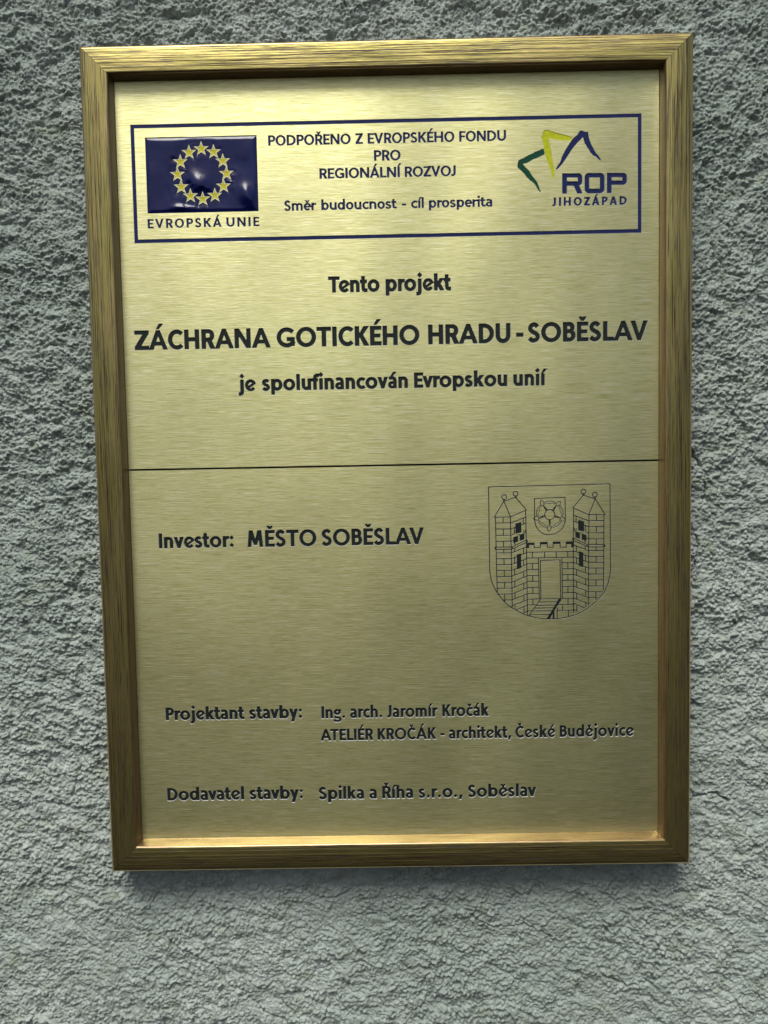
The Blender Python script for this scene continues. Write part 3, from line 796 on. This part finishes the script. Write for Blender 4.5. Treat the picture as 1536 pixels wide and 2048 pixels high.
# ------------------------------------------------------------------ frame rails (own x axis along the rail, own z axis outwards from the plate)
def rail_profile():
    """(outward distance s, height z, material) from the plate edge to the wall"""
    P = [(.0, -1.0, 1), (.0, .3, 1), (.25, .5, 1)]
    for k in range(1, 8):      # steep inner slope, gently hollow
        t_ = k/7.; P.append((.25+.75*t_**1.4, .5+5.3*t_, 1))
    P += [(1.12, 6.5, 1), (1.35, 7.05, 1), (1.75, 7.45, 1), (2.3, 7.62, 0)]
    rs = random.Random(4)
    for k in range(1, 43):     # face: slightly convex with fine lengthwise grooves
        t_ = k/43.; g = rs.uniform(-.045, .045)
        P.append((2.3+12.0*t_, 7.62+.25*math.sin(t_*2.4)-.85*t_*t_+g, 0))
    P += [(14.5, 6.85, 0), (14.9, 6.7, 2), (15.4, 6.3, 2), (15.9, 5.7, 2), (16.2, 5.0, 2), (16.3, 4.2, 2), (16.3, -3.0, 3), (16.1, -10.0, 3), (15.2, -11.2, 3)]
    return P
PR = rail_profile()
HX, HY = 145.0, 207.42
def rail(length_half, dist, ang, label):
    """length_half: half length at the plate edge; rail built along x with s along +z"""
    V = []; Fc = []; mi = []; n = len(PR); NS = 24
    rs = random.Random(int(ang*10)+3)
    for s_, z, m in PR:
        half = length_half+s_
        for k in range(NS+1):
            x = -half+2*half*k/NS
            wob = .0 if k in (0, NS) or s_ < .1 else .05*math.sin(k*1.7+s_*.8+ang)
            V.append((x*MM, -(z+wob)*MM, s_*MM))
    for j in range(n-1):
        for k in range(NS):
            a = j*(NS+1)+k; Fc.append((a, a+1, a+NS+2, a+NS+1)); mi.append({0: 0, 1: 1, 2: 3, 3: 2}[PR[j+1][2]])
    # mitred ends closed
    me = mesh_from(V, Fc, [m_gilt, m_gilt2, m_side, m_edge], mi, smooth=True, name="frame_rail")
    o = link("frame_rail", me, plaque, label=label)
    o.rotation_euler = (0, -math.radians(ang), 0)
    c = {0: (0, dist), 180: (0, -dist), 90: (-dist, 0), 270: (dist, 0)}[ang]
    o.location = (c[0]*MM, 0, c[1]*MM)
    return o
rail(HX-.10, HY, 0, "top rail of the frame"); rail(HX-.10, HY, 180, "bottom rail of the frame")
rail(HY-.10, HX, 90, "left rail of the frame"); rail(HY-.10, HX, 270, "right rail of the frame")

# ------------------------------------------------------------------ the plaster wall
def axis(c0, c1, step, far0, far1, grow=1.22):
    a = list(np.arange(c0, c1, step)); s_ = step; x = a[-1]
    while x < far1: s_ = min(s_*grow, 25); x += s_; a.append(x)
    s_ = step; x = a[0]; pre = []
    while x > far0: s_ = min(s_*grow, 25); x -= s_; pre.append(x)
    return np.array(pre[::-1]+a)
STEP = .46
ax = axis(-236, 220, STEP, -1100, 1100); ay = axis(-330, 262, STEP, -1100, 1100)
X, Y = np.meshgrid(ax, ay)
wx = X + 3.0*perlin(X/13, Y/13, 21) + 1.1*perlin(X/4, Y/4, 22); wy = Y + 3.0*perlin(X/13+9, Y/13, 23) + 1.1*perlin(X/4+7, Y/4, 24)
rough = np.clip(.88 + .10*(Y+120)/380. + .35*perlin(X/70+2, Y/60, 25), .5, 1.3)
tilt = wy + .30*wx*np.clip((80-Y)/300., -.6, 1)
H = 1.2*perlin(wx/34, wy/26, 1)
H += 1.55*rough*perlin(wx/12, tilt/8.5, 2)
H += .70*rough*perlin(X/5.2+wx/40, Y/4.9, 3)
H += .40*rough*perlin(X/2.7, Y/2.5, 4)
H += .50*rough*perlin(X/1.35, Y/1.25, 5)
msk = np.clip(perlin(X/14, Y/10, 9)*2+1.0, .25, 1.4)
g0 = grains(wx/4.6, wy/4.1, 3); H += .60*rough*np.sqrt(np.clip(1-(g0/.50)**2, 0, 1))*np.clip(perlin(wx/13+4, wy/13, 19)*3, 0, 1)
g1 = grains(X/2.5, Y/2.3, 1); H += .85*rough*np.sqrt(np.clip(1-(g1/.52)**2, 0, 1))*msk
g3 = grains(X/3.4+40, Y/3.2, 6); H += .75*rough*np.sqrt(np.clip(1-(g3/.38)**2, 0, 1))*(perlin(X/20, Y/18, 33) > -.15)
g2 = grains(X/1.35, Y/1.25, 2); H += .62*(.4+.6*rough)*np.sqrt(np.clip(1-(g2/.55)**2, 0, 1))
pit = np.clip(perlin(wx/9+3, tilt/5.5, 7)-.30, 0, 1); H -= 5.2*pit*rough*(.6+.8*np.abs(perlin(X/2.2, Y/2, 71)))
# flake edges: thin broken crevices and small one-sided steps
for sc_, dp, sd_ in ((9., .9, 41), (6., .7, 43), (4., .5, 47)):
    q = perlin(wx/sc_+sd_, tilt/(sc_*.62), sd_); H -= dp*np.exp(-(q/.035)**2)*np.clip(perlin(X/8+sd_, Y/6, sd_+1)*3.0, 0, 1)
st_ = perlin(wx/12+7, tilt/6.5, 12)*2.4; fr = st_-np.floor(st_); H += .55*(fr**1.6)*np.clip(perlin(X/15, Y/11, 55)*2.5+.4, 0, 1)
def crack(pts, width, depth, seed):
    global H
    rs = random.Random(seed); P = [pts[0]]
    for a, b in zip(pts, pts[1:]):
        n = max(2, int(math.hypot(b[0]-a[0], b[1]-a[1])/1.6))
        for k in range(1, n+1):
            t_ = k/n; P.append((a[0]+(b[0]-a[0])*t_+rs.uniform(-.7, .7), a[1]+(b[1]-a[1])*t_+rs.uniform(-.6, .6)))
    P = np.array(P); i0, i1 = np.searchsorted(ax, (P[:, 0].min()-3, P[:, 0].max()+3)); j0, j1 = np.searchsorted(ay, (P[:, 1].min()-3, P[:, 1].max()+3))
    XX, YY = X[j0:j1, i0:i1], Y[j0:j1, i0:i1]; d = np.full(XX.shape, 99.0)
    for a, b in zip(P, P[1:]):
        e = b-a; q = np.clip(((XX-a[0])*e[0]+(YY-a[1])*e[1])/(e@e+1e-9), 0, 1); d = np.minimum(d, np.hypot(XX-a[0]-e[0]*q, YY-a[1]-e[1]*q))
    wv = 1.35*width*(.55+.9*np.clip(perlin(XX/4, YY/4, 31)+.4, 0, 1))
    H[j0:j1, i0:i1] -= 1.5*depth*np.clip(1-d/wv, 0, 1)
CR = [([(-141, -246), (-147, -254), (-143, -262), (-134, -276), (-128, -282)], .5, 2.2), ([(-126, -281), (-118, -286), (-110, -290), (-101, -303), (-90, -308)], .55, 2.6),
      ([(-84, -318), (-70, -324), (-62, -329)], .6, 2.8), ([(164, -198), (172, -193), (182, -191), (190, -197)], .7, 3.4),
      ([(163, -75), (170, -60), (172, -48), (167, -35)], .5, 2.5), ([(166, 8), (170, 2), (176, -8), (175, -22)], .5, 2.6), ([(-192, -262), (-184, -272)], .5, 1.4),
      ([(-57, -243), (-46, -251), (-34, -249), (-26, -243)], .5, 2.0), ([(40, -262), (55, -270), (72, -268), (88, -276)], .5, 2.0),
      ([(118, -300), (133, -306), (150, -302)], .55, 2.2), ([(-190, -150), (-184, -170), (-188, -186)], .45, 1.8), ([(178, 120), (186, 104), (196, 100)], .45, 1.8)]
for k, (q, a, b) in enumerate(CR): crack(q, a, b, k)
H = np.clip(H-.4, -6, 3.4)
ZW = -13.6
Z = ZW + H
far = (np.abs(X) > 240) | (Y > 270) | (Y < -340)
Vw = np.stack((X*MM, -Z*MM, Y*MM), -1).reshape(-1, 3).astype(np.float32)
ny, nx = X.shape; I = np.arange(nx*ny).reshape(ny, nx)
Q = np.stack((I[:-1, :-1], I[:-1, 1:], I[1:, 1:], I[1:, :-1]), -1)
cxm = (ax[:-1]+ax[1:])/2; cym = (ay[:-1]+ay[1:])/2
hid = (np.abs(cxm)[None, :] < 128) & (np.abs(cym)[:, None] < 188)
Q = Q[~hid].reshape(-1, 4)
used = np.unique(Q); rm = np.zeros(nx*ny, np.int64); rm[used] = np.arange(len(used)); Q = rm[Q]; Vw = Vw[used]
me = bpy.data.meshes.new("plaster_wall"); me.vertices.add(len(Vw)); me.vertices.foreach_set("co", Vw.ravel())
me.loops.add(Q.size); me.loops.foreach_set("vertex_index", Q.ravel().astype(np.int32))
me.polygons.add(len(Q)); me.polygons.foreach_set("loop_start", np.arange(0, Q.size, 4, dtype=np.int32)); me.polygons.foreach_set("loop_total", np.full(len(Q), 4, np.int32))
me.polygons.foreach_set("use_smooth", np.full(len(Q), True)); me.update(calc_edges=True); me.validate()
me.materials.append(m_wall)
wall = link("plaster_wall", me, None, label="grey wall of coarse cracked plaster behind the plaque", category="wall")
wall.location = (0, 0, CZ)
print("wall quads", len(Q))
